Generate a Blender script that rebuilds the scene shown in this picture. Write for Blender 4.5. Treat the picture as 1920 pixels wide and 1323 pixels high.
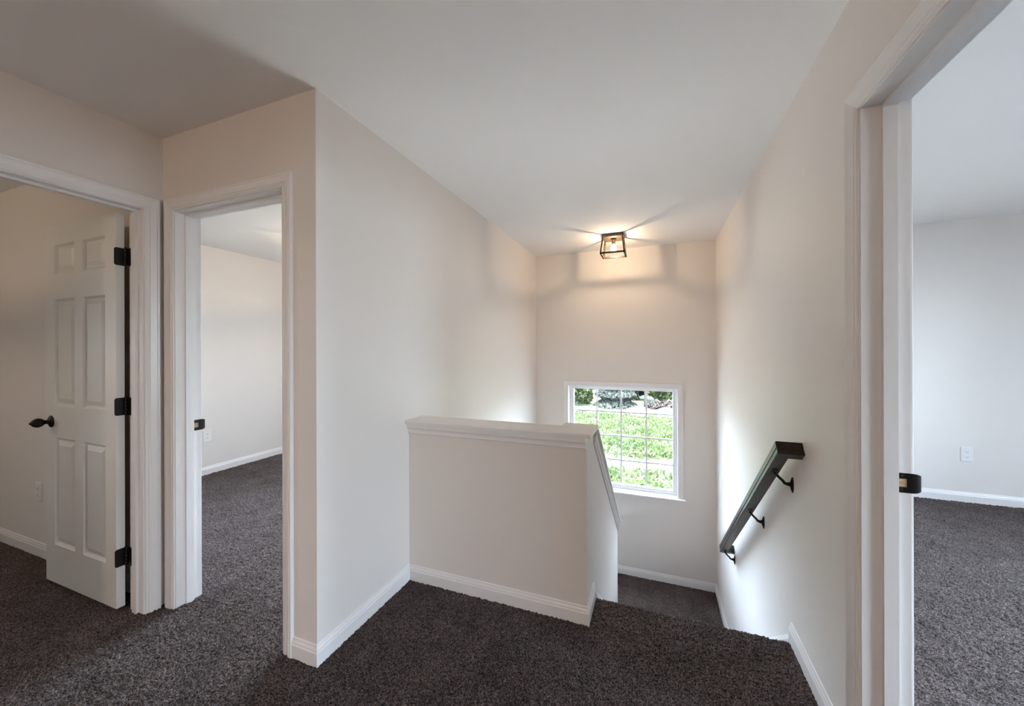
import bpy, bmesh, math, random
import numpy as np
from mathutils import Matrix, Vector

for o in list(bpy.data.objects):
    bpy.data.objects.remove(o)
scene = bpy.context.scene
C = scene.collection
rng = np.random.default_rng(7)

# ------------------------------------------------------------------ camera
cam_data = bpy.data.cameras.new('camera')
cam_data.sensor_width = 36.0
cam_data.lens = 705.69 / 1920 * 36.0
cam_data.shift_y = -9.0 / 1920
cam_data.clip_start = 0.02
cam_data.clip_end = 300
cam = bpy.data.objects.new('camera', cam_data)
cam.matrix_world = (Matrix.Translation((0, 0, 1.3388)) @ Matrix.Rotation(0.36414, 4, 'Z')
                    @ Matrix.Rotation(math.pi / 2, 4, 'X') @ Matrix.Rotation(-0.00274, 4, 'Z'))
C.objects.link(cam)
scene.camera = cam

# ------------------------------------------------------------------ light
scene.view_settings.view_transform = 'Standard'
scene.view_settings.look = 'None'
scene.view_settings.gamma = 1
scene.view_settings.use_curve_mapping = False
scene.view_settings.exposure = 0.47

SKY = 6.9
world = bpy.data.worlds.new('sky')
scene.world = world
world.use_nodes = True
wn = world.node_tree.nodes; wl = world.node_tree.links
wn.clear()
wo = wn.new('ShaderNodeOutputWorld'); wb = wn.new('ShaderNodeBackground')
ws = wn.new('ShaderNodeTexSky'); ws.sky_type = 'NISHITA'; ws.sun_disc = False
ws.sun_elevation = math.radians(64); ws.sun_rotation = math.radians(180)
ws.air_density = 1.0; ws.dust_density = 3.0; ws.ozone_density = 1.0
wm = wn.new('ShaderNodeMix'); wm.data_type = 'RGBA'; wm.inputs[0].default_value = 0.55
wm.inputs[7].default_value = (7.5, 8.8, 10.8, 1)          # thin bright overcast mixed into the blue
wsc = wn.new('ShaderNodeVectorMath'); wsc.operation = 'SCALE'; wsc.inputs[3].default_value = 1.0
wl.new(ws.outputs[0], wsc.inputs[0]); wl.new(wsc.outputs[0], wm.inputs[6])
wl.new(wm.outputs[2], wb.inputs[0])
# overcast sky: the zenith is about three times as bright as the horizon
wt = wn.new('ShaderNodeTexCoord'); wx = wn.new('ShaderNodeSeparateXYZ'); wr = wn.new('ShaderNodeMapRange')
wl.new(wt.outputs['Generated'], wx.inputs[0]); wl.new(wx.outputs[2], wr.inputs[0])
wr.inputs[1].default_value = 0; wr.inputs[2].default_value = 1; wr.inputs[3].default_value = .58 * SKY; wr.inputs[4].default_value = 1.74 * SKY
wl.new(wr.outputs[0], wb.inputs[1])
wl.new(wb.outputs[0], wo.inputs[0])

sun = bpy.data.lights.new('sun', 'SUN'); sun.energy = 110.0; sun.angle = math.radians(2); sun.color = (1, .95, .86)
so = bpy.data.objects.new('sun', sun); C.objects.link(so)
so.rotation_euler = (math.radians(26), 0, math.radians(-8))     # high behind the house, shining towards +Y

def portal(name, loc, rot, sx, sy):
    l = bpy.data.lights.new(name, 'AREA'); l.shape = 'RECTANGLE'; l.size = sx; l.size_y = sy
    l.cycles.is_portal = True
    o = bpy.data.objects.new(name, l); C.objects.link(o); o.location = loc; o.rotation_euler = rot
    return o
H90 = math.pi / 2

# room dimensions
H = 2.44
XA, YA = -1.341, 1.193
XL = -2.41
YB = 4.332
XR = 0.577
YH = 1.832
XH = -0.313
ZL = -1.16
YS = 2.05
T = 0.115
RY = 4.43
XB = -4.478      # left wall of the bedroom
ZB = -2.85       # lower storey floor
YK = -5.2        # wall behind the camera
X1 = -5.3        # far wall of the left room
X3 = 4.2         # far wall of the right room
# window holes (x0,x1,z0,z1) etc.
WX0, WX1, WZ0, WZ1 = -0.948, 0.217, -0.25, 0.905
portal('window_portal', (-.365, YB + .16, .33), (-H90, 0, 0), 1.16, 1.16)
portal('window_portal', (-2.3, YB + .16, 1.4), (-H90, 0, 0), 1.3, 1.4)
portal('window_portal', (X3 + .13, .125, 1.375), (0, H90, 0), 1.55, .95)
portal('window_portal', (X3 + .13, 2.3, 1.375), (0, H90, 0), 1.55, 1.5)
portal('window_portal', (X1 - .13, -1.3, 1.4), (0, -H90, 0), .8, .6)

# ------------------------------------------------------------------ materials
def new_mat(name):
    m = bpy.data.materials.new(name); m.use_nodes = True
    n = m.node_tree.nodes; l = m.node_tree.links
    return m, n, l, n['Principled BSDF']

def paint(name, col, rough, bump=0.02, scale=260, spec=.5):
    m, n, l, b = new_mat(name)
    b.inputs['Roughness'].default_value = rough
    b.inputs['Specular IOR Level'].default_value = spec
    tc = n.new('ShaderNodeTexCoord')
    t = n.new('ShaderNodeTexNoise'); t.inputs['Scale'].default_value = scale; t.inputs['Detail'].default_value = 3
    l.new(tc.outputs['Object'], t.inputs['Vector'])
    bp = n.new('ShaderNodeBump'); bp.inputs['Strength'].default_value = bump; bp.inputs['Distance'].default_value = .002
    l.new(t.outputs[0], bp.inputs['Height']); l.new(bp.outputs[0], b.inputs['Normal'])
    t2 = n.new('ShaderNodeTexNoise'); t2.inputs['Scale'].default_value = 1.3
    l.new(tc.outputs['Object'], t2.inputs['Vector'])
    mx = n.new('ShaderNodeMix'); mx.data_type = 'RGBA'
    mx.inputs[6].default_value = (*[c * .985 for c in col], 1); mx.inputs[7].default_value = (*col, 1)
    l.new(t2.outputs[0], mx.inputs[0]); l.new(mx.outputs[2], b.inputs['Base Color'])
    return m

M = {}
M['wall'] = paint('wall_paint', (.82, .767, .721), .55, .03, spec=.35)
M['ceiling'] = paint('ceiling_paint', (.93, .905, .875), .8, .05, spec=.2)
M['trim'] = paint('trim_paint', (.865, .835, .815), .28, .004, 60)
M['door'] = paint('door_paint', (.80, .775, .73), .38, .02, 120)
M['vinyl'] = paint('window_vinyl', (.86, .87, .88), .35, .002, 60)
M['plate'] = paint('outlet_plastic', (.86, .85, .83), .3, .002, 60)
M['bronze'] = paint('oil_rubbed_bronze', (.018, .014, .012), .38, .05, 90)
M['bronze'].node_tree.nodes['Principled BSDF'].inputs['Metallic'].default_value = .6
M['slot'] = paint('dark_slot', (.03, .03, .03), .6)
M['siding'] = paint('house_siding', (.62, .62, .60), .6)

def wood(name, c0, c1, rough, axis='Y', coat=0.0, sc=(18, 2, 18)):
    m, n, l, b = new_mat(name)
    tc = n.new('ShaderNodeTexCoord'); mp = n.new('ShaderNodeMapping'); mp.inputs['Scale'].default_value = sc
    l.new(tc.outputs['Object'], mp.inputs[0])
    t = n.new('ShaderNodeTexNoise'); t.inputs['Scale'].default_value = 5; t.inputs['Detail'].default_value = 8; t.inputs['Distortion'].default_value = .6
    l.new(mp.outputs[0], t.inputs['Vector'])
    cr = n.new('ShaderNodeValToRGB'); cr.color_ramp.elements[0].position = .35; cr.color_ramp.elements[1].position = .68
    cr.color_ramp.elements[0].color = (*c0, 1); cr.color_ramp.elements[1].color = (*c1, 1)
    l.new(t.outputs[0], cr.inputs[0]); l.new(cr.outputs[0], b.inputs['Base Color'])
    b.inputs['Roughness'].default_value = rough; b.inputs['Coat Weight'].default_value = coat; b.inputs['Coat Roughness'].default_value = .12
    bp = n.new('ShaderNodeBump'); bp.inputs['Strength'].default_value = .15; bp.inputs['Distance'].default_value = .001
    l.new(t.outputs[0], bp.inputs['Height']); l.new(bp.outputs[0], b.inputs['Normal'])
    return m
M['rail'] = wood('dark_stained_wood', (.008, .005, .004), (.032, .019, .015), .36, coat=.12)
M['rail'].node_tree.nodes['Principled BSDF'].inputs['Specular IOR Level'].default_value = .3
M['raw_wood'] = wood('raw_wood', (.45, .30, .18), (.62, .44, .28), .6)
M['canopy'] = wood('lamp_frame_bronze', (.030, .018, .010), (.085, .05, .025), .45)

def carpet_mat():
    m, n, l, b = new_mat('cut_pile_carpet')
    b.inputs['Roughness'].default_value = 1.0; b.inputs['Specular IOR Level'].default_value = .1
    b.inputs['Sheen Weight'].default_value = .08; b.inputs['Sheen Roughness'].default_value = .5
    tc = n.new('ShaderNodeTexCoord')
    t = n.new('ShaderNodeTexNoise'); t.inputs['Scale'].default_value = 175; t.inputs['Detail'].default_value = 3; t.inputs['Roughness'].default_value = .7
    l.new(tc.outputs['Object'], t.inputs['Vector'])
    cr = n.new('ShaderNodeValToRGB'); e = cr.color_ramp.elements
    e[0].position = .39; e[0].color = (.007, .005, .005, 1)
    e[1].position = .63; e[1].color = (.20, .156, .146, 1)
    k = e.new(.5); k.color = (.068, .050, .046, 1)
    l.new(t.outputs[0], cr.inputs[0])
    # large soft footprints and brushed patches in the pile
    t2 = n.new('ShaderNodeTexNoise'); t2.inputs['Scale'].default_value = 7; t2.inputs['Detail'].default_value = 4
    l.new(tc.outputs['Object'], t2.inputs['Vector'])
    mr = n.new('ShaderNodeMapRange'); mr.inputs[1].default_value = .3; mr.inputs[2].default_value = .7
    mr.inputs[3].default_value = .78; mr.inputs[4].default_value = 1.25
    l.new(t2.outputs[0], mr.inputs[0])
    vm = n.new('ShaderNodeVectorMath'); vm.operation = 'SCALE'
    l.new(cr.outputs[0], vm.inputs[0]); l.new(mr.outputs[0], vm.inputs[3])
    l.new(vm.outputs[0], b.inputs['Base Color'])
    t3 = n.new('ShaderNodeTexNoise'); t3.inputs['Scale'].default_value = 260; t3.inputs['Detail'].default_value = 2
    l.new(tc.outputs['Object'], t3.inputs['Vector'])
    bp = n.new('ShaderNodeBump'); bp.inputs['Strength'].default_value = .8; bp.inputs['Distance'].default_value = .004
    l.new(t3.outputs[0], bp.inputs['Height']); l.new(bp.outputs[0], b.inputs['Normal'])
    return m
M['carpet'] = carpet_mat()

def glass_mat():
    m, n, l, b = new_mat('window_glass')
    n.remove(b)
    out = n['Material Output']
    tr = n.new('ShaderNodeBsdfTransparent'); tr.inputs[0].default_value = (.96, .98, .97, 1)
    gl = n.new('ShaderNodeBsdfGlossy'); gl.inputs['Roughness'].default_value = .02
    fr = n.new('ShaderNodeFresnel'); fr.inputs[0].default_value = 1.45
    mu = n.new('ShaderNodeMath'); mu.operation = 'MULTIPLY'; mu.inputs[1].default_value = .8
    mx = n.new('ShaderNodeMixShader')
    l.new(fr.outputs[0], mu.inputs[0]); l.new(mu.outputs[0], mx.inputs[0])
    l.new(tr.outputs[0], mx.inputs[1]); l.new(gl.outputs[0], mx.inputs[2]); l.new(mx.outputs[0], out.inputs[0])
    return m
M['glass'] = glass_mat()
def emis(name, col, s):
    m, n, l, b = new_mat(name)
    b.inputs['Emission Color'].default_value = (*col, 1); b.inputs['Emission Strength'].default_value = s
    b.inputs['Base Color'].default_value = (*col, 1)
    return m
M['filament'] = emis('glowing_filament', (1, .72, .38), 60)

# ------------------------------------------------------------------ mesh helpers
class MB:
    def __init__(s): s.v = []; s.f = []; s.smooth = []
    def add(s, vs, fs, smooth=False):
        k = len(s.v); s.v += [tuple(map(float, v)) for v in vs]
        s.f += [tuple(k + i for i in f) for f in fs]; s.smooth += [smooth] * len(fs); return s
    def box(s, x0, x1, y0, y1, z0, z1, bev=0):
        x0, x1 = sorted((x0, x1)); y0, y1 = sorted((y0, y1)); z0, z1 = sorted((z0, z1))
        if bev:
            bm = bmesh.new(); bmesh.ops.create_cube(bm, size=1)
            for v in bm.verts:
                v.co = Vector(((x0 + x1) / 2 + v.co.x * (x1 - x0), (y0 + y1) / 2 + v.co.y * (y1 - y0), (z0 + z1) / 2 + v.co.z * (z1 - z0)))
            bmesh.ops.bevel(bm, geom=bm.edges[:], offset=bev, segments=2, affect='EDGES', profile=.5)
            bm.verts.index_update()
            s.add([v.co[:] for v in bm.verts], [[v.index for v in f.verts] for f in bm.faces]); bm.free(); return s
        return s.add([(x0, y0, z0), (x1, y0, z0), (x1, y1, z0), (x0, y1, z0), (x0, y0, z1), (x1, y0, z1), (x1, y1, z1), (x0, y1, z1)],
                     [(0, 3, 2, 1), (4, 5, 6, 7), (0, 1, 5, 4), (1, 2, 6, 5), (2, 3, 7, 6), (3, 0, 4, 7)])
    def rings(s, rings, closed=True, cap=True, smooth=False):
        """rings: list of equal-length point lists joined into a skin"""
        n = len(rings[0]); vs = [p for r in rings for p in r]; fs = []
        for i in range(len(rings) - 1):
            for j in range(n if closed else n - 1):
                a = i * n + j; b = i * n + (j + 1) % n
                fs.append((a, b, b + n, a + n))
        k0 = len(fs)
        s.add(vs, fs, smooth)
        if cap:
            k = len(s.v) - len(vs)
            s.f += [tuple(k + j for j in range(n))[::-1], tuple(k + (len(rings) - 1) * n + j for j in range(n))]; s.smooth += [False, False]
        return s
    def tube(s, pts, r, n=10, smooth=True):
        pts = [Vector(p) for p in pts]; rr = r if hasattr(r, '__len__') else [r] * len(pts)
        rings = []
        for i, p in enumerate(pts):
            d = (pts[min(i + 1, len(pts) - 1)] - pts[max(i - 1, 0)]).normalized()
            u = d.orthogonal().normalized() if i == 0 else (u - d * u.dot(d)).normalized()
            w = d.cross(u)
            rings.append([p + (u * math.cos(2 * math.pi * k / n) + w * math.sin(2 * math.pi * k / n)) * rr[i] for k in range(n)])
        return s.rings(rings, smooth=smooth)
    def lathe(s, prof, origin, axis, n=24):
        """prof: (distance along axis, radius)"""
        o = Vector(origin); a = Vector(axis).normalized(); u = a.orthogonal().normalized(); w = a.cross(u)
        rings = [[o + a * t + (u * math.cos(2 * math.pi * k / n) + w * math.sin(2 * math.pi * k / n)) * max(r, 1e-4) for k in range(n)] for t, r in prof]
        return s.rings(rings, smooth=True)
    def build(s, name, mat, parent=None, **props):
        me = bpy.data.meshes.new(name); me.from_pydata(s.v, [], s.f)
        me.polygons.foreach_set('use_smooth', s.smooth)
        bm = bmesh.new(); bm.from_mesh(me); bmesh.ops.recalc_face_normals(bm, faces=bm.faces[:]); bm.to_mesh(me); bm.free()
        me.materials.append(M[mat] if isinstance(mat, str) else mat)
        o = bpy.data.objects.new(name, me); C.objects.link(o)
        if parent: o.parent = parent; o.matrix_parent_inverse = parent.matrix_world.inverted() if False else Matrix()
        for k, v in props.items(): o[k] = v
        return o

def empty(name, loc=(0, 0, 0), **props):
    o = bpy.data.objects.new(name, None); C.objects.link(o); o.location = loc; o.empty_display_size = .1
    for k, v in props.items(): o[k] = v
    return o

def st(label, category=None):
    d = dict(kind='structure', label=label)
    if category: d['category'] = category
    return d

# ------------------------------------------------------------------ shell
# walls
m = MB()
o0, o1 = .373, 1.123                       # rough opening in left wall (Y)
m.box(XL - T, XL, YK, o0, 0, H); m.box(XL - T, XL, o1, YA, 0, H); m.box(XL - T, XL, o0, o1, 2.065, H)
m.build('wall_left', 'wall', **st('beige hallway wall around the open panelled door', 'wall'))

m = MB()
p0, p1 = -2.325, -1.525                    # rough opening in the partition (X)
m.box(X1, p0, YA, YA + T, 0, H); m.box(p1, XA, YA, YA + T, 0, H); m.box(p0, p1, YA, YA + T, 2.065, H)
m.build('wall_partition', 'wall', **st('narrow beige wall with the open bedroom doorway', 'wall'))

m = MB(); m.box(XA - T, XA, YA + T, YB, ZB, H)
m.build('wall_stair_left', 'wall', **st('tall pale wall on the left of the stairwell', 'wall'))

def wall_y_hole(name, x0, x1, y0, y1, z0, z1, hx0, hx1, hz0, hz1, mat='wall', **p):
    m = MB(); m.box(x0, hx0, y0, y1, z0, z1); m.box(hx1, x1, y0, y1, z0, z1)
    m.box(hx0, hx1, y0, y1, z0, hz0); m.box(hx0, hx1, y0, y1, hz1, z1)
    return m.build(name, mat, **p)
def wall_x_hole(name, x0, x1, y0, y1, z0, z1, hy0, hy1, hz0, hz1, mat='wall', **p):
    m = MB(); m.box(x0, x1, y0, hy0, z0, z1); m.box(x0, x1, hy1, y1, z0, z1)
    m.box(x0, x1, hy0, hy1, z0, hz0); m.box(x0, x1, hy0, hy1, hz1, z1)
    return m.build(name, mat, **p)
wall_y_hole('wall_back', XA - T, XR + T, YB, YB + .15, ZB, H, WX0 - .008, WX1 + .008, WZ0 - .03, WZ1 + .008,
            **st('end wall of the stairwell holding the gridded window', 'wall'))
wall_y_hole('wall_bedroom_back', XB - T, XA - T, YB, YB + .15, 0, H, -2.95, -1.65, .75, 2.1,
            **st('bedroom outer wall', 'wall'))
m = MB(); m.box(XB - T, XB, YA + T, YB, 0, H)
m.build('wall_bedroom_left', 'wall', **st('bright off-white bedroom wall seen through the middle doorway', 'wall'))
m = MB()
r0, r1 = .602, 1.445
m.box(XR, XR + T, YK, r0, 0, H); m.box(XR, XR + T, r1, 1.93, 0, H); m.box(XR, XR + T, r0, r1, 2.075, H)
m.box(XR, XR + T, 1.93, YB, ZB, H)
m.build('wall_right', 'wall', **st('beige wall on the right carrying the dark handrail', 'wall'))
m = MB(); m.box(XR + T, X3 + T, RY, RY + T, 0, H)
m.build('wall_right_room_back', 'wall', **st('cool white wall seen through the right doorway', 'wall'))
m = MB()
for a, b in ((YK, -.35), (.6, 1.55), (3.05, RY)): m.box(X3, X3 + T, a, b, 0, H)
for a, b in ((-.35, .6), (1.55, 3.05)): m.box(X3, X3 + T, a, b, 0, .6); m.box(X3, X3 + T, a, b, 2.15, H)
m.build('wall_right_room_side', 'wall', **st('side wall of the right room', 'wall'))
m = MB(); m.box(XL - T, XR + T, YK - T, YK, 0, H)
m.build('wall_front', 'wall', **st('hallway end wall behind the viewpoint', 'wall'))
m = MB(); m.box(X1 - T, XL - T, YK - T, YK, 0, H)
m.build('wall_left_room_front', 'wall', **st('left room rear wall', 'wall'))
m = MB(); m.box(XR + T, X3 + T, YK - T, YK, 0, H)
m.build('wall_right_room_front', 'wall', **st('right room rear wall', 'wall'))
wall_x_hole('wall_left_room_side', X1 - T, X1, YK, YA + T, 0, H, -1.6, -1.0, 1.0, 1.8, **st('left room side wall', 'wall'))

m = MB(); m.box(X1 - T, X3 + T, YK - T, YB + .15, H, H + .12)
m.build('ceiling', 'ceiling', **st('smooth matt off-white ceiling', 'ceiling'))

# floor slabs (subfloor below the carpet) and lower storey
m = MB()
m.box(X1, XA - T, YK, YA, -.28, -.012); m.box(XB, XA - T, YA, YB, -.28, -.012)
m.box(XA - T, XR + T, YK, 1.82, -.28, -.012); m.box(-.43, XR, 1.82, YS - .03, -.28, -.012)
m.box(XR + T, X3, YK, RY, -.28, -.012); m.box(XR, XR + T, 1.82, 1.93, -.28, -.012)
m.build('floor', 'carpet', **st('subfloor of the upper storey', 'floor'))
m = MB(); m.box(XA - T, XR + T, .9, YB + .15, ZB - .1, ZB); m.box(XA - T, XR + T, .9, 1.0, ZB, -.28); m.box(XA - T, XA, 1.0, YA + T, ZB, -.28); m.box(XR, XR + T, 1.0, 1.93, ZB, -.28)
m.build('wall_lower_storey', 'wall', **st('lower storey enclosure under the stairs', 'wall'))

# ------------------------------------------------------------------ carpet (tufted pile)
def carpet_grid(m, x0, x1, y0, y1, z, step, amp, drop=None):
    """drop: pile wraps over a nosing at y1 and hangs this far"""
    nx = max(2, int((x1 - x0) / step) + 1)
    ys = list(np.linspace(y0, y1 - (.018 if drop else 0), max(2, int((y1 - y0) / step) + 1)))
    prof = [(y, z, 0, 1) for y in ys]
    if drop:
        R = .018; yc = y1 - R; zc = z - R
        for k in range(1, 7):
            a = H90 * k / 6; prof.append((yc + R * math.sin(a), zc + R * math.cos(a), math.sin(a), math.cos(a)))
        for k in range(1, int(drop / step)): prof.append((y1, zc - k * step, 1, 0))
    P = np.array(prof); ny = len(P)
    X = np.linspace(x0, x1, nx)
    gx = np.repeat(X[None, :], ny, 0); gy = np.repeat(P[:, 0][:, None], nx, 1); gz = np.repeat(P[:, 1][:, None], nx, 1)
    h = (rng.random((ny, nx)) ** 1.2 - .6) * amp
    j = step * .45
    gx = gx + (rng.random((ny, nx)) - .5) * 2 * j * .9
    gx[:, 0] = x0; gx[:, -1] = x1; h[:, 0] = h[:, -1] = 0; h[0] = 0
    jy = (rng.random((ny, nx)) - .5) * 2 * j * .9; jy[0] = 0
    if not drop: jy[-1] = 0; h[-1] = 0
    jn = (rng.random((ny, nx)) - .5) * 2 * j * .9
    gy = gy + jy * P[:, 3][:, None] + h * P[:, 2][:, None]
    gz = gz + h * P[:, 3][:, None] - jn * P[:, 2][:, None]
    V = np.stack([gx, gy, gz], -1).reshape(-1, 3)
    i = np.arange((ny - 1) * (nx - 1)); r = i // (nx - 1); c = i % (nx - 1); a = r * nx + c
    F = np.stack([a, a + 1, a + nx + 1, a + nx], -1)
    m.append((V, F))

def carpet_build(name, patches, **props):
    vs = []; fs = []; k = 0
    for V, F in patches: vs.append(V); fs.append(F + k); k += len(V)
    V = np.concatenate(vs); F = np.concatenate(fs)
    me = bpy.data.meshes.new(name)
    me.vertices.add(len(V)); me.vertices.foreach_set('co', V.ravel())
    me.loops.add(F.size); me.loops.foreach_set('vertex_index', F.ravel().astype(np.int32))
    me.polygons.add(len(F)); me.polygons.foreach_set('loop_start', np.arange(0, F.size, 4, dtype=np.int32))
    me.polygons.foreach_set('loop_total', np.full(len(F), 4, dtype=np.int32))
    me.update(calc_edges=True); me.validate()
    me.materials.append(M['carpet'])
    o = bpy.data.objects.new(name, me); C.objects.link(o)
    for kk, v in props.items(): o[kk] = v
    return o

D1A, D1B, D2A, D2B, D3A, D3B = .388, 1.108, -2.310, -1.540, .617, 1.430
L = []
A = .009
carpet_grid(L, XL, XH, .35, YA, .004, .0055, A); carpet_grid(L, XA, XH, YA, YH, .004, .0055, A)      # near hall, left part
carpet_grid(L, XH, XR, .35, YS, .004, .0055, A, drop=.10)          # near hall up to the stair nosing
carpet_grid(L, XL, XR, YK, .35, .004, .05, .004)
carpet_grid(L, XL - T, XL, D1A, D1B, .004, .0055, A); carpet_grid(L, D2A, D2B, YA, YA + T, .004, .0055, A); carpet_grid(L, XR, XR + T, D3A, D3B, .004, .0055, A)   # doorways
carpet_grid(L, -4.0, XL - T, .35, YA, .004, .008, A); carpet_grid(L, X1, -4.0, .35, YA, .004, .02, A); carpet_grid(L, X1, XL - T, YK, .35, .004, .05, .004)
carpet_grid(L, XB, XA - T, YA + T, 3.2, .004, .008, A); carpet_grid(L, XB, XA - T, 3.2, YB, .004, .03, A)
carpet_grid(L, XR + T, 3.1, .9, RY, .004, .008, A); carpet_grid(L, XR + T, 3.1, YK, .9, .004, .05, A); carpet_grid(L, 3.1, X3, YK, RY, .004, .04, A)
carpet_build('carpet', L, kind='stuff', label='dark grey-brown cut-pile carpet covering the upper hall and rooms', category='carpet')

# stairs: flight going down towards the window, landing, and return flight behind the half wall
NR = 6; RI = -ZL / NR; TR = .25
L = []
YE = YS + (NR - 1) * TR                      # landing edge
m = MB()
for i in range(1, NR):
    z = -RI * i; y0 = YS + (i - 1) * TR
    m.box(XH, XR, y0 - .03, y0 + TR - .03, z - .16, z - .012)
    carpet_grid(L, XH, XR, y0 - .03, y0 + TR, z + .004, .008, A, drop=.165)
m.box(XA, XR, YE - .03, YB, ZL - .2, ZL - .012)
m.build('staircase', 'carpet', **st('short stair flight leading down to the landing', 'staircase'))
carpet_grid(L, XH, XR, YE - .03, 3.386, ZL + .004, .006, A)
carpet_grid(L, XA, XR, 3.386, YB, ZL + .004, .006, A)
m = MB()
for i in range(1, 8):
    z = ZL - .193 * i; y1 = 3.39 - (i - 1) * .25
    m.box(XA, -.44, y1 - .25, y1, z - .18, z)
m.build('stair_flight', 'carpet', **st('carpeted return flight behind the half wall', 'staircase'))
carpet_build('stair_carpet', L, kind='stuff', label='dark carpet covering the stair steps and the landing below', category='carpet')

# ------------------------------------------------------------------ half wall
sl = .80
YC0, ZC = 2.045, .928                        # where the level cap ends
YEND = 3.386
m = MB()
m.box(XA, XH, YH, YH + .113, -.9, ZC - .022)
zt = ZC - .022
x0, x1 = -.44, XH
def slope_z(y): return zt - sl * max(0, y - YC0)
prof = [(YH + .113, -1.3), (YH + .113, zt), (YC0, zt), (YEND, slope_z(YEND)), (YEND, -1.6), (YH + .113, -1.6)]
m.rings([[(x0, y, z) for y, z in prof[1:]], [(x1, y, z) for y, z in prof[1:]]])
half = m.build('wall_half', 'wall', **st('waist-high beige half wall guarding the stairwell with a sloping side', 'half wall'))

# cap board: level L shape, then sloping down
def polycap(m, pts, z1, th):
    m.rings([[(x, y, z1 - th) for x, y in pts], [(x, y, z1 - th * .25) for x, y in pts],
             [(x - .004 * sx, y - .004 * sy, z1) for (x, y), (sx, sy) in zip(pts, [(0, -1), (1, -1), (1, 0), (-1, 0), (-1, 1), (0, 1)])]])
m = MB()
cx0, cx1 = -.470, -.287
polycap(m, [(XA, 1.795), (cx1, 1.795), (cx1, YC0), (cx0, YC0), (cx0, 1.968), (XA, 1.968)], ZC, .020)
# slope
def sl_pt(x, y, dz=0): return (x, y, ZC - sl * (y - YC0) + dz)
ye = YEND + .022
tv = .020 * math.hypot(1, sl)
m.rings([[sl_pt(cx0, YC0, -tv), sl_pt(cx1, YC0, -tv), sl_pt(cx1, YC0, -.004), sl_pt(cx1 - .004, YC0), sl_pt(cx0 + .004, YC0), sl_pt(cx0, YC0, -.004)],
         [sl_pt(cx0, ye, -tv), sl_pt(cx1, ye, -tv), sl_pt(cx1, ye, -.004), sl_pt(cx1 - .004, ye), sl_pt(cx0 + .004, ye), sl_pt(cx0, ye, -.004)]])
cap = m.build('trim_1', 'trim', **st('white painted cap rail on top of the half wall', 'trim'))
# moulding under the cap (stepped profile: distance from wall, drop below cap)
MP = [(0, 0), (.027, 0), (.027, .009), (.021, .010), (.021, .015), (.023, .018), (.022, .026), (.016, .033), (.0155, .037), (.011, .038), (.011, .048), (.013, .051), (.012, .056), (.007, .060), (0, .062)]
m = MB()
zc = ZC - .020
m.rings([[(XA, YH - t, zc - d) for t, d in MP], [(XH, YH - t, zc - d) for t, d in MP]])
m.build('moulding', 'trim', cap)
m = MB()
cs = math.hypot(1, sl)
ring = lambda y: [(XH + t * .75, y, ZC - tv - sl * (y - YC0) - d * cs) for t, d in MP]
m.rings([ring(YC0 - .005), ring(ye - .012)])
ring2 = lambda y: [(-.44 - t * .75, y, ZC - tv - sl * (y - YC0) - d * cs) for t, d in MP]
m.rings([ring2(YC0 - .005), ring2(ye - .012)])
m.build('moulding', 'trim', cap)

# ------------------------------------------------------------------ baseboards
BP = [(0, 0), (.013, 0), (.013, .058), (.0105, .063), (.010, .070), (.006, .078), (.0045, .086), (0, .088)]
def base(name, path, z=0, side=1, h=1.0, parent=None, label=None):
    """path of XY points; side=+1: board lies to the left of travel"""
    n = len(path); rings = []
    P = [Vector((p[0], p[1])) for p in path]
    for i in range(n):
        ds = []
        if i > 0: ds.append((P[i] - P[i - 1]).normalized())
        if i < n - 1: ds.append((P[i + 1] - P[i]).normalized())
        ns = [Vector((-d.y, d.x)) * side for d in ds]
        b = ns[0] if len(ns) == 1 else (ns[0] + ns[1]) / (1 + ns[0].dot(ns[1]))
        rings.append([(P[i].x + b.x * t, P[i].y + b.y * t, z + q * h) for t, q in BP])
    m = MB(); m.rings(rings)
    return m.build(name, 'trim', parent, **(st(label, 'baseboard')))
base('baseboard_left', [(XL, YK), (XL, .325)], side=-1, label='white baseboard along the hallway left wall')
base('baseboard_corner', [(-1.482, YA), (XA, YA), (XA, YH)], side=-1, label='white baseboard wrapping the wall corner beside the doorway')
base('baseboard_half_wall', [(XA + .013, YH), (XH, YH), (XH, YS - .015)], side=-1, label='white baseboard along the foot of the half wall')
base('baseboard_right', [(XR, YS + .005), (XR, 1.51)], side=-1, label='short white baseboard between stair top and right doorway')
base('baseboard_right_front', [(XR, .535), (XR, YK)], side=-1, label='white baseboard on the right wall near the viewer')
base('baseboard_landing', [(XA, YE + .02), (XA, YB), (XR, YB), (XR, YE + .02)], z=ZL, side=-1, label='white baseboard around the lower landing')
base('baseboard_bedroom', [(XB, YA + T), (XB, YB), (XA - T, YB)], side=-1, label='white baseboard along the bedroom wall')
base('baseboard_right_room', [(XR + T, RY), (X3, RY), (X3, YK)], side=-1, label='white baseboard in the right room')
base('baseboard_left_room', [(X1, YK), (X1, YA), (XL - T, YA)], side=-1, label='white baseboard in the left room behind the panelled door')
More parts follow.
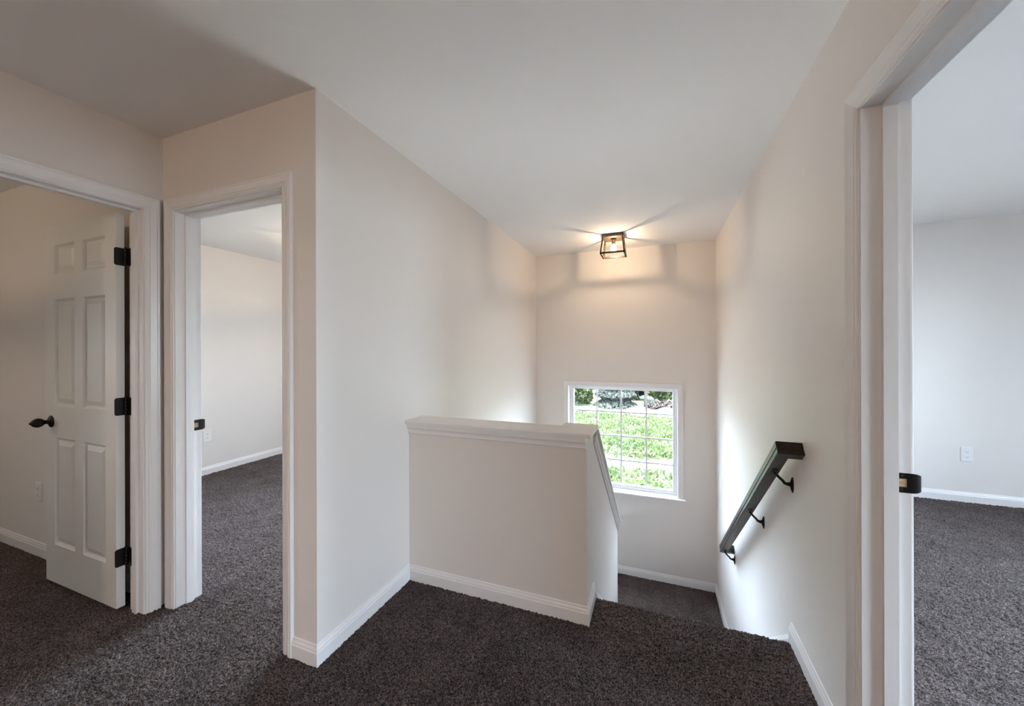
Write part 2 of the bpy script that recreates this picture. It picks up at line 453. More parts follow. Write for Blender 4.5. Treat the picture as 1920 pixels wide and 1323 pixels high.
# sloping skirt boards of the stairs
for nm, x, s, lab in (('baseboard_stair_right', XR, -1, 'white sloping skirt board on the right of the stairs'), ('baseboard_stair_left', XH, 1, 'white sloping skirt board below the half wall')):
    k = RI / TR; m = MB()
    def pr(t, y, hh): return (x + s * t, y, .042 - k * (y - YS) - hh)
    yl = YE + .06 if s < 0 else YEND
    ys0 = YS + .006
    m.rings([[pr(0, ys0, 0), pr(.005, ys0, .002), pr(.010, ys0, .018), pr(.013, ys0, .028), pr(.013, ys0, .30), pr(0, ys0, .30)],
             [pr(0, yl, 0), pr(.005, yl, .002), pr(.010, yl, .018), pr(.013, yl, .028), pr(.013, yl, .30), pr(0, yl, .30)]])
    m.build(nm, 'trim', **st(lab, 'baseboard'))

# ------------------------------------------------------------------ door and window casings
# colonial profile: (distance outward from inner edge, thickness)
CP = [(0, 0), (0, .006), (.004, .0085), (.010, .008), (.014, .011), (.018, .0115), (.022, .010), (.040, .0145), (.046, .0165), (.050, .0150), (.056, .0165), (.060, .0150), (.060, 0)]
def casing(m, a, b, h, fn, z0=0, prof=CP, closed=False):
    """fn(s, z, t) -> world point; a..b inner edges, h inner top"""
    cols = []
    for u, t in prof:
        cols.append([fn(a - u, z0, t), fn(a - u, h + u, t), fn(b + u, h + u, t), fn(b + u, z0, t)])
    rings = [[c[i] for c in cols] for i in range(4)]
    m.rings(rings)

def jamb(m, a, b, h, fn, d0, d1, s0, s1, th=.015, stop=.011):
    """three-sided lining between depths d0..d1 with stop from s0..s1. fn(s,z,depth)"""
    def bx(sa, sb, za, zb, da, db):
        p = [fn(sa, za, da), fn(sb, zb, db)]
        m.box(p[0][0], p[1][0], p[0][1], p[1][1], p[0][2], p[1][2])
    bx(a - th, a, 0, h + th, d0, d1); bx(b, b + th, 0, h + th, d0, d1); bx(a, b, h, h + th, d0, d1)
    bx(a, a + stop, 0, h, s0, s1); bx(b - stop, b, 0, h, s0, s1); bx(a + stop, b - stop, h - stop, h, s0, s1)

def outlined(name, a, b, h, fn_face, fn_back, fn_d, d, s, label, extra=0):
    m = MB(); jamb(m, a, b, h, fn_d, 0, d, *s)
    t = m.build(name, 'trim', **st(label, 'door frame'))
    m = MB(); casing(m, a - .005, b + .005, h + .005, fn_face); m.build('casing', 'trim', t)
    m = MB(); casing(m, a - .005, b + .005, h + .005, fn_back); m.build('casing', 'trim', t)
    return t
# left door (in the wall X = XL), opening along Y
D1a, D1b, DH = .388, 1.108, 2.045
f1 = outlined('trim_2', D1a, D1b, DH, lambda s, z, t: (XL + t, s, z), lambda s, z, t: (XL - T - t, s, z), lambda s, z, d: (XL - d, s, z), T, (.042, .078),
              'white door frame around the left doorway with the open door')
D2a, D2b = -2.310, -1.540
f2 = outlined('trim_3', D2a, D2b, DH, lambda s, z, t: (s, YA - t, z), lambda s, z, t: (s, YA + T + t, z), lambda s, z, d: (s, YA + d, z), T, (.042, .078),
              'white door frame around the middle doorway to the bright room')
D3a, D3b = .617, 1.430
f3 = outlined('trim_4', D3a, D3b, 2.055, lambda s, z, t: (XR - t, s, z), lambda s, z, t: (XR + T + t, s, z), lambda s, z, d: (XR + d, s, z), T, (.048, .082),
              'white door frame around the right doorway nearest the viewer')

# strike plates
def strike(parent, fn, label):
    """fn(depth, z, off): depth measured from room-side edge inwards (negative = lip past the edge)"""
    m = MB()
    def slab(pts, o0=0, o1=.0022):
        m.rings([[fn(d, z, o0) for d, z in pts], [fn(d, z, o1) for d, z in pts]])
    hh = .0285
    slab([(.038, -hh), (.038, hh), (.032, hh), (.032, -hh)])
    slab([(.032, .012), (.032, hh), (.002, hh), (.002, .012)]); slab([(.032, -hh), (.032, -.012), (.002, -.012), (.002, -hh)])
    slab([(.011, -.012), (.011, .012), (.002, .012), (.002, -.012)])
    # curved lip
    zs = [(-hh, .004), (-.022, .0), (.022, 0), (hh, .004)]
    prev = None
    rings = []
    for k in range(6):
        a = k / 5
        d = .002 - .026 * math.sin(a * H90 * 1.0); off = -.007 * (1 - math.cos(a * H90))
        w = hh - .010 * a * a
        rings.append([fn(d, -w, off), fn(d, w, off), fn(d, w, off + .0022), fn(d, -w, off + .0022)])
    m.rings(rings)
    o = m.build('strike_plate', 'bronze', parent, label=label)
    m = MB(); m.rings([[fn(d, z, .0004) for d, z in ((.032, -.012), (.032, .012), (.011, .012), (.011, -.012))], [fn(d, z, .0008) for d, z in ((.032, -.012), (.032, .012), (.011, .012), (.011, -.012))]])
    m.build('latch_mortise', 'raw_wood', o)
    m = MB()
    for z in (-.020, .020): m.lathe([(0, .0035), (.0008, .0032), (.001, .0001)], fn(.024, z, .002), Vector(fn(.024, z, .01)) - Vector(fn(.024, z, 0)), 12)
    m.build('screw', 'bronze', o)
strike(f3, lambda d, z, o: (XR + T - d, D3b - o, .944 + z), 'dark bronze strike plate')
strike(f2, lambda d, z, o: (D2a + o, YA + T - d, .930 + z), 'dark bronze strike plate')

# ------------------------------------------------------------------ panelled door (open into the left room)
LW, LT, LZ0, LZ1 = .718, .034, .022, 2.035
door_x, door_y = -2.556, 1.067               # hinge-side corner of the visible face
door = empty('door_1', (door_x, door_y, 0), **st('white six-panel door standing open in the left doorway', 'door'))
# local frame: u along -X from the hinge edge, v along +Y (thickness), z up
cols = [(.097, .317), (.400, .621)]
rows = [(.237, .842), (1.022, 1.620), (1.760, 1.927)]
us = [0, .097, .317, .400, .621, LW]; zs = [LZ0, .237, .842, 1.022, 1.620, 1.760, 1.927, LZ1]
m = MB()
def dp(u, z, v): return (-u, v, z)
for face, sg in ((0.0, 1), (LT, -1)):
    for i in range(5):
        for j in range(7):
            u0, u1, z0, z1 = us[i], us[i + 1], zs[j], zs[j + 1]
            if i in (1, 3) and j in (1, 3, 5):
                # recessed moulding, then raised field
                steps = [(0, 0), (.005, .006), (.012, .012), (.018, .012), (.042, .003), (.042, .003)]
                for k in range(len(steps) - 1):
                    a, da = steps[k]; b, db = steps[k + 1]
                    va, vb = face + sg * da, face + sg * db
                    A4 = [(u0 + a, z0 + a), (u1 - a, z0 + a), (u1 - a, z1 - a), (u0 + a, z1 - a)]
                    B4 = [(u0 + b, z0 + b), (u1 - b, z0 + b), (u1 - b, z1 - b), (u0 + b, z1 - b)]
                    if a != b:
                        m.add([dp(u, z, va) for u, z in A4] + [dp(u, z, vb) for u, z in B4],
                              [(0, 1, 5, 4), (1, 2, 6, 5), (2, 3, 7, 6), (3, 0, 4, 7)])
                b, db = steps[-1]
                m.add([dp(u, z, face + sg * db) for u, z in [(u0 + b, z0 + b), (u1 - b, z0 + b), (u1 - b, z1 - b), (u0 + b, z1 - b)]], [(0, 1, 2, 3)])
            else:
                m.add([dp(u0, z0, face), dp(u1, z0, face), dp(u1, z1, face), dp(u0, z1, face)], [(0, 1, 2, 3)])
for u in (0, LW): m.add([dp(u, LZ0, 0), dp(u, LZ1, 0), dp(u, LZ1, LT), dp(u, LZ0, LT)], [(0, 1, 2, 3)])
for z in (LZ0, LZ1): m.add([dp(0, z, 0), dp(LW, z, 0), dp(LW, z, LT), dp(0, z, LT)], [(0, 1, 2, 3)])
# weld
me = bpy.data.meshes.new('door_leaf'); me.from_pydata(m.v, [], m.f)
bm = bmesh.new(); bm.from_mesh(me); bmesh.ops.remove_doubles(bm, verts=bm.verts[:], dist=1e-5); bmesh.ops.recalc_face_normals(bm, faces=bm.faces[:]); bm.to_mesh(me); bm.free()
me.materials.append(M['door'])
leaf = bpy.data.objects.new('door_leaf', me); C.objects.link(leaf); leaf.parent = door
# knobs both sides
for sg, y in ((-1, 0), (1, LT)):
    m = MB()
    m.lathe([(0, .033), (.003, .0335), (.006, .030), (.009, .024), (.011, .012), (.022, .0115), (.028, .013), (.033, .019), (.042, .0245), (.052, .026), (.060, .024), (.069, .0185), (.076, .010), (.078, .0055), (.082, .005), (.0835, .001)], (-.655, y, .930), (0, sg, 0), 28)
    m.build('door_knob', 'bronze', door, label='dark bronze door knob')
# hinges: one leaf on the door edge, one on the jamb, knuckle between
for z in (1.812, 1.046, .276):
    m = MB()
    hh = .045
    def rr(pts, x0, x1): m.rings([[(x0, y, zz) for y, zz in pts], [(x1, y, zz) for y, zz in pts]])
    # leaf on the hinge edge of the door (plane X = door edge), rounded corners
    pts = []
    for cy, cz, a0 in ((LT - .001, z + hh, None), (LT - .001, z - hh, None)): pts.append((cy, cz))
    for k in range(5): a = -H90 - H90 * k / 4; pts.append((.012 + .010 * math.cos(a) - .008, z - hh + .010 + .010 * math.sin(a)))
    for k in range(5): a = math.pi - H90 * k / 4; pts.append((.012 + .010 * math.cos(a) - .008, z + hh - .010 + .010 * math.sin(a)))
    rr(pts, 0.0, .0025)
    # leaf on the jamb (plane Y = D1b), reaching into the wall thickness
    jy = D1b - door_y
    m.box(.012, .046, jy - .0025, jy - .0001, z - hh, z + hh)
    # knuckle, five barrels
    for k in range(5):
        za = z - hh + k * .018
        m.lathe([(0, .0055), (.0008, .0062), (.0167, .0062), (.0175, .0055)], (.0085, LT + .0005, za), (0, 0, 1), 14)
    m.lathe([(0, .0045), (.004, .005), (.006, .002)], (.0085, LT + .0005, z + hh), (0, 0, 1), 12)
    m.build('hinge', 'bronze', door, label='dark bronze butt hinge')

# ------------------------------------------------------------------ stairwell window
def rect_frame(m, x0, x1, z0, z1, w, y0, y1, bev=0):
    m.box(x0, x0 + w, y0, y1, z0, z1); m.box(x1 - w, x1, y0, y1, z0, z1)
    m.box(x0 + w, x1 - w, y0, y1, z0, z0 + w); m.box(x0 + w, x1 - w, y0, y1, z1 - w, z1)
win = empty('window_1', (-.365, YB, WZ0), **st('white framed gridded window above the stair landing', 'window'))
def W(m, name, mat, parent=win, **k):
    m.v = [(x + .365, y - YB, z - WZ0) for x, y, z in m.v]
    return m.build(name, mat, parent, **k)
m = MB()
CPW = [(0, 0), (0, .008), (.005, .011), (.030, .013), (.040, .016), (.050, .017), (.053, .015), (.053, 0)]
casing(m, WX0 - .002, WX1 + .002, WZ1 + .002, lambda s, z, t: (s, YB - t, z), z0=WZ0, prof=CPW)
W(m, 'window_casing', 'trim')
m = MB()                                        # lining of the reveal
m.box(WX0 - .008, WX0, YB - .002, YB + .12, WZ0, WZ1); m.box(WX1, WX1 + .008, YB - .002, YB + .12, WZ0, WZ1); m.box(WX0 - .008, WX1 + .008, YB - .002, YB + .12, WZ1, WZ1 + .008)
W(m, 'window_lining', 'trim')
m = MB(); m.box(WX0, WX1, YB, YB + .10, WZ0 - .022, WZ0); m.box(WX0 - .075, WX1 + .075, YB - .042, YB, WZ0 - .022, WZ0, bev=.006)
W(m, 'window_sill', 'trim')
m = MB(); rect_frame(m, WX0, WX1, WZ0, WZ1, .022, YB + .075, YB + .14); rect_frame(m, WX0 + .022, WX1 - .022, WZ0 + .022, WZ1 - .022, .022, YB + .088, YB + .125)
W(m, 'window_frame', 'vinyl')
gx0, gx1, gz0, gz1 = WX0 + .044, WX1 - .044, WZ0 + .044, WZ1 - .024
m = MB()
for k in (1, 2, 3):
    x = gx0 + (gx1 - gx0) * k / 4; m.box(x - .009, x + .009, YB + .101, YB + .109, gz0, gz1)
    z = gz0 + (gz1 - gz0) * k / 4; m.box(gx0, gx1, YB + .1015, YB + .1085, z - .009, z + .009)
W(m, 'window_grille', 'vinyl')
m = MB(); m.box(gx0 - .004, gx1 + .004, YB + .110, YB + .114, gz0 - .004, gz1 + .004)
W(m, 'glass_pane', 'glass')
# the off-camera windows that daylight the neighbouring rooms
def simple_window(name, fn, a0, a1, z0, z1, label):
    """fn(s, depth, z)"""
    m = MB()
    def bx(sa, sb, da, db, za, zb):
        p = fn(sa, da, za); q = fn(sb, db, zb); m.box(p[0], q[0], p[1], q[1], p[2], q[2])
    w = .045
    bx(a0, a0 + w, .03, .10, z0, z1); bx(a1 - w, a1, .03, .10, z0, z1); bx(a0 + w, a1 - w, .03, .10, z0, z0 + w); bx(a0 + w, a1 - w, .03, .10, z1 - w, z1)
    mid = (z0 + z1) / 2; bx(a0 + w, a1 - w, .04, .09, mid - .02, mid + .02)
    o = m.build(name, 'vinyl', **st(label, 'window'))
    m = MB(); bx(a0 + w, a1 - w, .060, .064, z0 + w, z1 - w); m.build('glass_pane', 'glass', o)
simple_window('window_2', lambda s, d, z: (s, YB + d, z), -2.95, -1.65, .75, 2.1, 'bedroom window')
simple_window('window_3', lambda s, d, z: (X3 + d, s, z), -.35, .6, .6, 2.15, 'right room window')
simple_window('window_5', lambda s, d, z: (X3 + d, s, z), 1.55, 3.05, .6, 2.15, 'added second right room window lighting the far wall')  # unseen opening added to brighten the right room's far wall
simple_window('window_4', lambda s, d, z: (X1 - d, s, z), -1.6, -1.0, 1.0, 1.8, 'left room window')

# ------------------------------------------------------------------ outlets
def outlet(loc, rz, label, duplex=True):
    """faces local -Y"""
    e = empty('electrical_outlet', loc, label=label, category='electrical outlet')
    e.rotation_euler = (0, 0, rz)
    w, h = .041, .0625
    m = MB()
    m.rings([[(-w, 0, -h), (w, 0, -h), (w, 0, h), (-w, 0, h)], [(-w, -.003, -h), (w, -.003, -h), (w, -.003, h), (-w, -.003, h)],
             [(-w + .005, -.0065, -h + .005), (w - .005, -.0065, -h + .005), (w - .005, -.0065, h - .005), (-w + .005, -.0065, h - .005)]])
    m.build('cover_plate', 'plate', e)
    for dz in (-.021, .021):
        m = MB(); ring = [];
        for k in range(24):
            a = 2 * math.pi * k / 24; x = .0175 * math.cos(a); z = max(-.0135, min(.0135, .0175 * math.sin(a))); ring.append((x, z))
        m.rings([[(x, -.006, dz + z) for x, z in ring], [(x, -.0085, dz + z) for x, z in ring]])
        r = m.build('receptacle', 'plate', e)
        m = MB(); m.box(-.0072, -.0052, -.0088, -.0080, dz - .002, dz + .007); m.box(.0052, .0072, -.0088, -.0080, dz - .001, dz + .006)
        m.lathe([(0, .0024), (.0008, .0024)], (0, -.0088, dz - .0075), (0, 1, 0), 12)
        m.build('slot', 'slot', r)
    m = MB(); m.lathe([(0, .003), (.0012, .0026), (.0014, .0002)], (0, -.0064, 0), (0, -1, 0), 12); m.build('screw', 'plate', e)
    return e
outlet((2.506, RY, .412), 0, 'white duplex outlet low on the cool white wall seen through the right doorway')
outlet((XB, 2.597, .411), H90, 'white duplex outlet on the bright wall just inside the middle doorway')
outlet((-3.752, YA, .412), 0, 'white duplex outlet on the left room wall beside the open panelled door')

# ------------------------------------------------------------------ handrail
rail = empty('handrail', (XR, 2.7, 0), label='dark stained wooden handrail sloping down the right stair wall', category='handrail')
d = Vector((0, 1, -.78)).normalized(); nn = Vector((0, .78, 1)).normalized(); ux = Vector((1, 0, 0))
P0 = Vector((.480, 1.918, .939)); P1 = Vector((.480, 3.452, .939 - .78 * (3.452 - 1.918)))
RWd, RHt = .050, .058
# cross-section (a across +X from the left face, b down along -nn), moulded
RP = [(.006, 0), (.044, 0), (.049, .003), (.050, .008), (.050, .030), (.0475, .033), (.0475, .036), (.050, .039), (.050, .054), (.047, .058),
      (.003, .058), (0, .054), (0, .039), (.0025, .036), (.0025, .033), (0, .030), (0, .008), (.001, .003)]
def rl(p): return Vector(p) - Vector((XR, 2.7, 0))
m = MB()
m.rings([[rl(P0 + ux * a - nn * b + d * a) for a, b in RP], [rl(P1 + ux * a - nn * b - d * a) for a, b in RP]])
m.build('rail', 'rail', rail)
for Pe, s in ((P0, 1), (P1, -1)):
    # mitred return running into the wall
    m = MB()
    ends = []
    m.rings([[rl(Pe + ux * a - nn * b + d * s * a) for a, b in RP], [rl(Vector((XR - .0005, Pe.y, Pe.z)) - nn * b + d * s * a) for a, b in RP]])
    m.build('rail_return', 'rail', rail)
def bracket(y):
    # y of the wall plate; arm rises to the rail underside
    zc = P0.z - .78 * (y - P0.y)                    # top line height at y
    zu = zc - RHt * math.hypot(1, .78)              # underside height
    m = MB()
    m.box(.488, .522, y - .014, y + .014, 0, .003)
    saddle = []
    b = MB()
    # arm: from underside centre to wall
    pts = []
    for k in range(9):
        t = k / 8
        x = .505 + (XR - .008 - .505) * t
        z = zu - .004 - .050 * t - .016 * math.sin(t * math.pi) * (1 if t > .5 else .6)
        pts.append(rl((x, y, z)))
    b.tube(pts, [.0055, .0058, .006, .006, .006, .0065, .0075, .009, .011], 10)
    o = b.build('bracket', 'bronze', rail, label='dark bronze handrail bracket')
    b = MB()
    q = [rl((.505, y, zu + .001) + Vector((0, 0, 0))) if False else None]
    cpt = Vector((.505, y, zu)); b.rings([[rl(cpt + ux * a + d * c - nn * e) for a, c in ((-.011, -.026), (.011, -.026), (.011, .026), (-.011, .026))] for e in (0.0, .003)])
    b.build('saddle', 'bronze', o)
    b = MB()
    pz = zu - .056
    out = [(.012 * math.cos(2 * math.pi * k / 20), .035 * math.sin(2 * math.pi * k / 20) * (1.0)) for k in range(20)]
    b.rings([[rl((XR - e, y + yy * sc, pz + zz * sc)) for yy, zz in out] for e, sc in ((0, 1), (.004, 1), (.006, .8), (.010, .45))])
    b.build('wall_plate', 'bronze', o)
for y in (2.034, 2.52, 3.368): bracket(y)

# ------------------------------------------------------------------ ceiling lights
def lamp(loc, rz, label, watts):
    e = empty('ceiling_light', loc, label=label, category='ceiling light', group='bronze cage ceiling lights')
    e.rotation_euler = (0, 0, rz)
    m = MB(); h = .100
    m.rings([[(-h, -h, 0), (h, -h, 0), (h, h, 0), (-h, h, 0)], [(-h, -h, -.028), (h, -h, -.028), (h, h, -.028), (-h, h, -.028)]])
    m.build('canopy', 'canopy', e)
    zb = -.184; B = .1175; t = .0078
    for sx in (-1, 1):
        for sy in (-1, 1):
            m = MB()
            a = Vector((sx * (h - t), sy * (h - t), -.028)); b = Vector((sx * (B - t), sy * (B - t), zb))
            m.rings([[p + Vector((dx * t, dy * t, 0)) for dx, dy in ((-1, -1), (1, -1), (1, 1), (-1, 1))] for p in (a, b)])
            m.build('cage_post', 'canopy', e)
    m = MB()
    for s in (-1, 1):
        m.box(-B, B, s * B - (0 if s < 0 else 2 * t), s * B + (2 * t if s < 0 else 0), zb - t, zb + t)
        m.box(s * B - (0 if s < 0 else 2 * t), s * B + (2 * t if s < 0 else 0), -B, B, zb - t, zb + t)
    m.build('bottom_frame', 'canopy', e)
    m = MB(); m.lathe([(0, .024), (.008, .024), (.010, .019), (.050, .018), (.052, .016)], (0, 0, -.028), (0, 0, -1), 20)
    m.build('socket', 'canopy', e)
    m = MB(); m.lathe([(0, .013), (.010, .014), (.030, .024), (.048, .030), (.062, .029), (.076, .020), (.084, .006), (.085, .0005)], (0, 0, -.078), (0, 0, -1), 24)
    bl = m.build('bulb', 'bulb_glass', e)
    m = MB()
    for k in range(6):
        a = 2 * math.pi * k / 6
        m.tube([(.006 * math.cos(a), .006 * math.sin(a), -.100), (.012 * math.cos(a + .5), .012 * math.sin(a + .5), -.142)], .0016, 6)
    m.build('filament', 'filament', bl)
    l = bpy.data.lights.new('bulb_light', 'POINT'); l.energy = watts; l.color = (1, .76, .52); l.shadow_soft_size = .012
    lo = bpy.data.objects.new('bulb_light', l); C.objects.link(lo); lo.parent = e; lo.location = (0, 0, -.130)
    return e
m_, n_, l_, b_ = new_mat('clear_bulb_glass')
n_.remove(b_)
tr = n_.new('ShaderNodeBsdfTransparent'); tr.inputs[0].default_value = (1, .97, .92, 1)
em = n_.new('ShaderNodeEmission'); em.inputs[0].default_value = (1, .8, .52, 1); em.inputs[1].default_value = 3.2
ad = n_.new('ShaderNodeAddShader'); l_.new(tr.outputs[0], ad.inputs[0]); l_.new(em.outputs[0], ad.inputs[1]); l_.new(ad.outputs[0], n_['Material Output'].inputs[0])
M['bulb_glass'] = m_
lamp((-.383, 3.82, H), 0, 'bronze cage ceiling light with a glowing bulb above the stair window', 8.5)
r = lamp((-3.05, 2.95, H), .25, 'cage ceiling light in the bedroom beyond the middle doorway', 16)
lamp((-3.9, -.5, H), 0, 'cage ceiling light in the left room', 18)

# unseen globe added behind the viewpoint as warm fill for the hall
g = empty('fill_globe', (-.8, -3.6, H), label='added globe fill light in the hall, unseen behind the viewer', category='ceiling light')
m = MB(); m.lathe([(0, .065), (.012, .065), (.02, .02), (.11, .015), (.12, .035), (.13, .035)], (0, 0, 0), (0, 0, -1), 24); m.build('canopy', 'canopy', g)
M['frosted'] = emis('fill_globe_glow', (1, .86, .70), 9)
m = MB(); m.lathe([(.10 * (1 - math.cos(math.pi * k / 14)), .10 * math.sin(math.pi * k / 14)) for k in range(15)], (0, 0, -.13), (0, 0, -1), 24); m.build('globe', 'frosted', g)
HL = bpy.data.lights.new('fill_globe_lamp', 'POINT'); HL.energy = 300; HL.color = (1, .76, .56); HL.shadow_soft_size = .11
ho = bpy.data.objects.new('fill_globe_lamp', HL); C.objects.link(ho); ho.parent = g; ho.location = (0, 0, -.23)

# ------------------------------------------------------------------ outdoors
GZ = -3.2
def translucent(name, stops, scale):
    m = ramp_mat(name, stops, scale); n = m.node_tree.nodes; l = m.node_tree.links; b = n['Principled BSDF']
    tr = n.new('ShaderNodeBsdfTranslucent'); mx = n.new('ShaderNodeMixShader'); mx.inputs[0].default_value = .5
    l.new(b.inputs['Base Color'].links[0].from_socket, tr.inputs[0])
    l.new(b.outputs[0], mx.inputs[1]); l.new(tr.outputs[0], mx.inputs[2]); l.new(mx.outputs[0], n['Material Output'].inputs[0])
    return m
def ramp_mat(name, stops, scale, detail=6, rough=.9, bump=.3, trans=0):
    m, n, l, b = new_mat(name)
    b.inputs['Roughness'].default_value = rough; b.inputs['Specular IOR Level'].default_value = .15
    tc = n.new('ShaderNodeTexCoord'); t = n.new('ShaderNodeTexNoise'); t.inputs['Scale'].default_value = scale; t.inputs['Detail'].default_value = detail
    l.new(tc.outputs['Object'], t.inputs['Vector'])
    cr = n.new('ShaderNodeValToRGB'); e = cr.color_ramp.elements
    e[0].position, e[0].color = stops[0][0], (*stops[0][1], 1); e[1].position, e[1].color = stops[-1][0], (*stops[-1][1], 1)
    for p, c in stops[1:-1]: k = e.new(p); k.color = (*c, 1)
    l.new(t.outputs[0], cr.inputs[0]); l.new(cr.outputs[0], b.inputs['Base Color'])
    return m
M['soil'] = ramp_mat('dry_soil', [(.3, (.0078, .0056, .0050)), (.7, (.0118, .0090, .0083))], 3)
M['grass'] = ramp_mat('weedy_grass', [(.3, (0.0112, 0.0163, 0.0060)), (.5, (0.0155, 0.0224, 0.0086)), (.7, (0.0232, 0.0249, 0.0146))], 1.6)
M['road'] = ramp_mat('pale_gravel', [(.3, (.019, .019, .0195)), (.7, (.024, .024, .0245))], 6)
M['leaf_light'] = translucent('light_leaves', [(.3, (.019, .028, .009)), (.7, (.038, .050, .018))], 2.5)
M['weed'] = translucent('weed_leaves', [(.35, (0.0103, 0.0172, 0.0052)), (.5, (0.0189, 0.0275, 0.0095)), (.65, (0.0292, 0.0344, 0.0163))], 1.1)
M['leaf_mid'] = translucent('mid_leaves', [(.3, (0.0077, 0.0129, 0.0052)), (.7, (0.0172, 0.0241, 0.0095))], 2.5)
M['leaf_dark'] = translucent('dark_leaves', [(.3, (0.0034, 0.0060, 0.0034)), (.7, (0.0077, 0.0120, 0.0069))], 2.5)
M['spruce'] = translucent('blue_spruce_needles', [(.3, (0.0146, 0.0181, 0.0155)), (.7, (0.0292, 0.0344, 0.0310))], 2.5)
M['bark'] = ramp_mat('bark', [(.3, (0.0129, 0.0112, 0.0095)), (.7, (0.0241, 0.0215, 0.0181))], 9)
M['brush'] = ramp_mat('dead_brush', [(.3, (0.0112, 0.0095, 0.0086)), (.7, (0.0241, 0.0206, 0.0189))], 5)

def grid_mesh(name, x0, x1, y0, y1, nx, ny, zf, mat, **p):
    X, Y = np.meshgrid(np.linspace(x0, x1, nx), np.linspace(y0, y1, ny)); Z = zf(X, Y)
    m = MB(); m.v = [tuple(q) for q in np.stack([X, Y, Z], -1).reshape(-1, 3).tolist()]
    m.f = [(r * nx + c, r * nx + c + 1, (r + 1) * nx + c + 1, (r + 1) * nx + c) for r in range(ny - 1) for c in range(nx - 1)]
    m.smooth = [True] * len(m.f)
    return m.build(name, mat, **p)
hz = lambda X, Y: GZ + .06 * np.sin(X * .9 + 1) * np.sin(Y * .7) + .04 * np.sin(X * 2.3) * np.cos(Y * 1.9)
grid_mesh('ground', -45, 45, -30, 90, 90, 120, lambda X, Y: hz(X, Y) - .02, 'grass', **st('weedy green ground outside the window', 'ground'))
M['concrete'] = ramp_mat('bounce_concrete', [(.3, (.74, .73, .71)), (.7, (.82, .81, .79))], 4)
m = MB(); m.box(-12, X3 + .2, YB + .16, 11.6, GZ - .1, GZ + .10)  # unseen pale slab, added to bounce daylight up through the windows
m2 = MB(); m2.box(X3 + .2, 40, -30, 11.5, GZ - .1, GZ + .09)  # unseen grey slab, added so the right room gets no green bounce
m2.build('neutral_bounce_yard', 'road', kind='structure', label='added unseen grey yard keeping green bounce out of the right room', category='ground')
m.build('bounce_apron', 'concrete', kind='structure', label='added unseen pale apron bouncing daylight up to the ceilings', category='ground')
grid_mesh('bare_soil_strip', -14, 8, 14.0, 16.8, 120, 16, lambda X, Y: hz(X, Y) + .05 - .30 * (np.abs((Y - 15.4 - .25 * np.sin(X * .8)) / 1.2)) ** 3, 'soil', kind='structure', label='bare pinkish soil strip across the weeds', category='ground')
grid_mesh('gravel_road', -40, 40, 26.0, 28.4, 120, 6, lambda X, Y: hz(X, Y) + .06, 'road', kind='structure', label='pale road beyond the weedy field', category='road')

def leaves(name, centers, sizes, mat, parent=None, elong=1.6, up=0.3, **props):
    n = len(centers); c = np.array(centers); s = np.array(sizes)[:, None]
    a = rng.normal(size=(n, 3)); a /= np.linalg.norm(a, axis=1)[:, None]
    b = rng.normal(size=(n, 3)); b[:, 2] += up; b -= (b * a).sum(1)[:, None] * a; b /= np.linalg.norm(b, axis=1)[:, None]
    V = np.stack([c - a * s * .5, c + b * s * elong * .5, c + a * s * .5, c - b * s * elong * .5], 1).reshape(-1, 3)
    F = np.arange(n * 4).reshape(n, 4)
    me = bpy.data.meshes.new(name); me.vertices.add(len(V)); me.vertices.foreach_set('co', V.ravel())
    me.loops.add(F.size); me.loops.foreach_set('vertex_index', F.ravel().astype(np.int32))
    me.polygons.add(n); me.polygons.foreach_set('loop_start', np.arange(0, F.size, 4, dtype=np.int32)); me.polygons.foreach_set('loop_total', np.full(n, 4, dtype=np.int32))
    me.update(calc_edges=True); me.materials.append(M[mat])
    o = bpy.data.objects.new(name, me); C.objects.link(o)
    if parent: o.parent = parent
    for k, v in props.items(): o[k] = v
    return o
# weeds in the field
n = 60000
Yw = 10.5 + 15.5 * rng.random(n) ** 1.2; Xw = -.09 * Yw + (rng.random(n) - .5) * .55 * Yw
dens = np.sin(Xw * 1.7 + Yw) * np.sin(Yw * 1.3 - Xw * .6) + .8 * rng.random(n)
keep = (dens > -.1) & ~((np.abs(Yw - 15.4 - .25 * np.sin(Xw * .8)) < 1.15) & (rng.random(n) < .93))
Xw, Yw = Xw[keep], Yw[keep]
leaves('weeds', np.stack([Xw, Yw, hz(Xw, Yw) + .30 * rng.random(len(Xw)) ** 1.5], 1), .035 + .075 * rng.random(len(Xw)), 'weed', elong=2.2, up=1.5,
       kind='stuff', label='leafy green weeds covering the field outside the window', category='weeds')

def tree(name, x, y, r, h, z0, n, mat, leaf, label, conical=False, group=None):
    e = empty(name, (x, y, GZ), label=label, category='tree')
    if group: e['group'] = group
    pts = []
    if conical:
        t = rng.random(n) ** .7; zz = z0 + (h - z0) * (1 - t); R = r * (t * .95 + .05) * (.55 + .45 * rng.random(n) ** .4) * (.8 + .2 * np.sin(zz * 7))
        a = rng.random(n) * 2 * math.pi; pts = np.stack([R * np.cos(a), R * np.sin(a), zz - .15 * R], 1)
    else:
        k = 16; cc = rng.normal(size=(k, 3)) * np.array([r * .42, r * .42, (h - z0) * .22]) + np.array([0, 0, (h + z0) / 2])
        idx = rng.integers(0, k, n); dv = rng.normal(size=(n, 3)); dv /= np.linalg.norm(dv, axis=1)[:, None]
        pts = cc[idx] + dv * (r * .48 * (.6 + .4 * rng.random(n))[:, None]); pts[:, 2] = np.maximum(pts[:, 2], z0)
    leaves('crown', pts, leaf * (.6 + .8 * rng.random(n)), mat, e)
    m = MB(); m.tube([(0, 0, -.2), (.05 * r, 0, h * .35), (0, 0, h * .75)], [.045 * h * .5, .035 * h * .5, .012 * h], 8); m.build('trunk', 'bark', e)
    return e
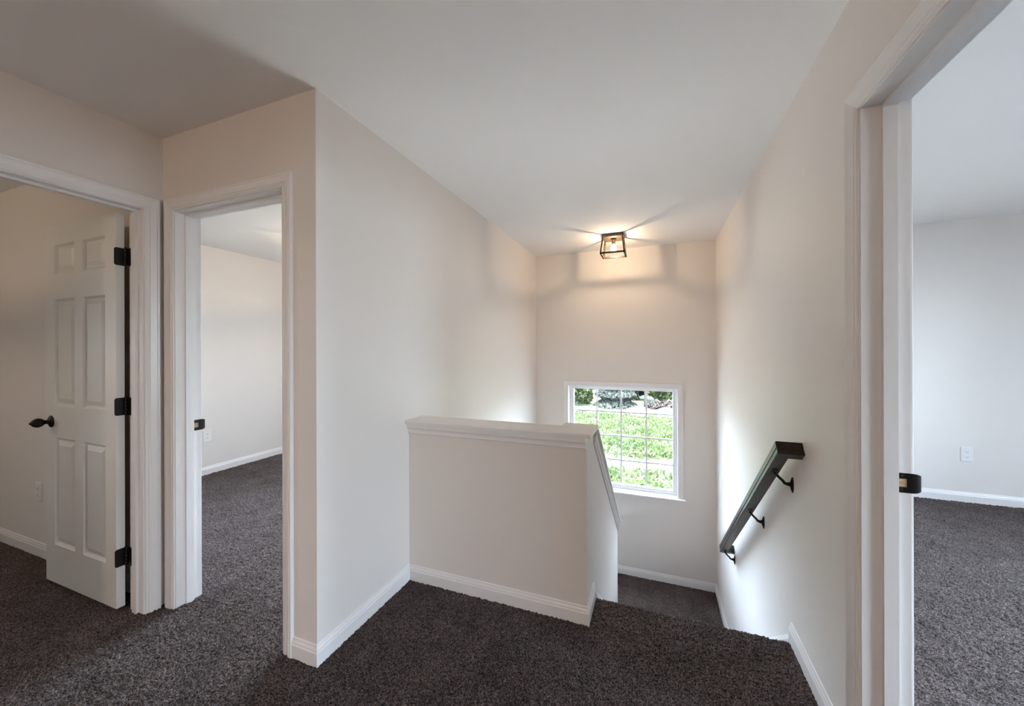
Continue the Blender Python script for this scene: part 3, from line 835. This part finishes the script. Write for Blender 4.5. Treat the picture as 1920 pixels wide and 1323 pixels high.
tree('bushy_tree', -6.15, 30.2, 1.7, 4.0, .05, 12000, 'leaf_light', .16, 'light green bushy tree seen in the upper left panes')
tree('spruce_tree', -3.0, 30.7, 1.85, 7.5, .05, 18000, 'spruce', .13, 'grey-blue spruce filling the upper middle panes', conical=True)
tree('leafy_tree', .85, 31.4, 1.9, 3.0, .30, 16000, 'leaf_light', .16, 'bright green leafy tree seen in the upper right panes')
tree('evergreen_tree', -1.5, 34.6, 1.8, 5.0, .02, 11000, 'leaf_dark', .17, 'dark evergreen between the spruce and the leafy tree')
tree('sapling', -.72, 29.4, .5, 4.6, 1.0, 900, 'leaf_light', .12, 'thin-stemmed sapling in front of the dark evergreen')
for x, y, r_, h_, mt, lab in [(-14.2, 41, 2.6, 8, 'leaf_mid', 'mid green tree at the far left of the row beyond the road'), (-8.2, 43, 2.6, 9, 'leaf_mid', 'tall mid green tree behind the bushy tree'),
                              (-3.2, 45, 2.6, 9, 'leaf_dark', 'dark tree standing behind the spruce'), (1.6, 44, 2.6, 9, 'leaf_mid', 'tall green tree behind the bright leafy tree'),
                              (6.4, 42, 2.6, 8, 'leaf_mid', 'green tree at the far right of the row beyond the road')]:
    tree('broadleaf_tree', x, y, r_, h_, .1, 8000, mt, .24, lab, group='background trees beyond the road')
grid_mesh('hedgerow_bank', -30, 30, 46, 52, 60, 8, lambda X, Y: GZ + 5.2 - .55 * (Y - 49) ** 2 + .25 * np.sin(X * 1.7), 'leaf_dark', kind='structure', label='green bank closing the view behind the trees', category='ground')
def mound(name, x, y, rx, ry, h, mat, label, n=24):
    m = MB(); rings = []
    for i in range(n):
        a = i / (n - 1) * H90
        ring = []
        for k in range(40):
            p = 2 * math.pi * k / 40; w = 1 + .10 * math.sin(3 * p + x) + .06 * math.sin(7 * p)
            ring.append((x + rx * math.cos(a) * math.cos(p) * w, y + ry * math.cos(a) * math.sin(p) * w, GZ - .1 + h * math.sin(a) ** 1.3 * (1 + .05 * math.sin(5 * p + i))))
        rings.append(ring)
    m.rings(rings, smooth=True)
    return m.build(name, mat, label=label, category='soil mound')
mound('soil_mound', -1.05, 28.9, .95, .5, .36, 'soil', 'low pinkish soil mound beside the road')
mound('soil_mound', .72, 28.9, .72, .5, .40, 'soil', 'pinkish soil mound on the right below the brush pile')
mound('soil_mound', -4.95, 28.9, .6, .4, .2, 'soil', 'small reddish soil heap at the foot of the bushy tree')
n = 2500
leaves('brush_pile', np.stack([.72 + rng.normal(size=n) * .5, 29.9 + rng.normal(size=n) * .15, GZ + .05 + np.abs(rng.normal(size=n)) * .20], 1), .05 + .07 * rng.random(n), 'brush', elong=6, up=0,
       kind='stuff', label='heap of dead twigs behind the soil mounds', category='brush')
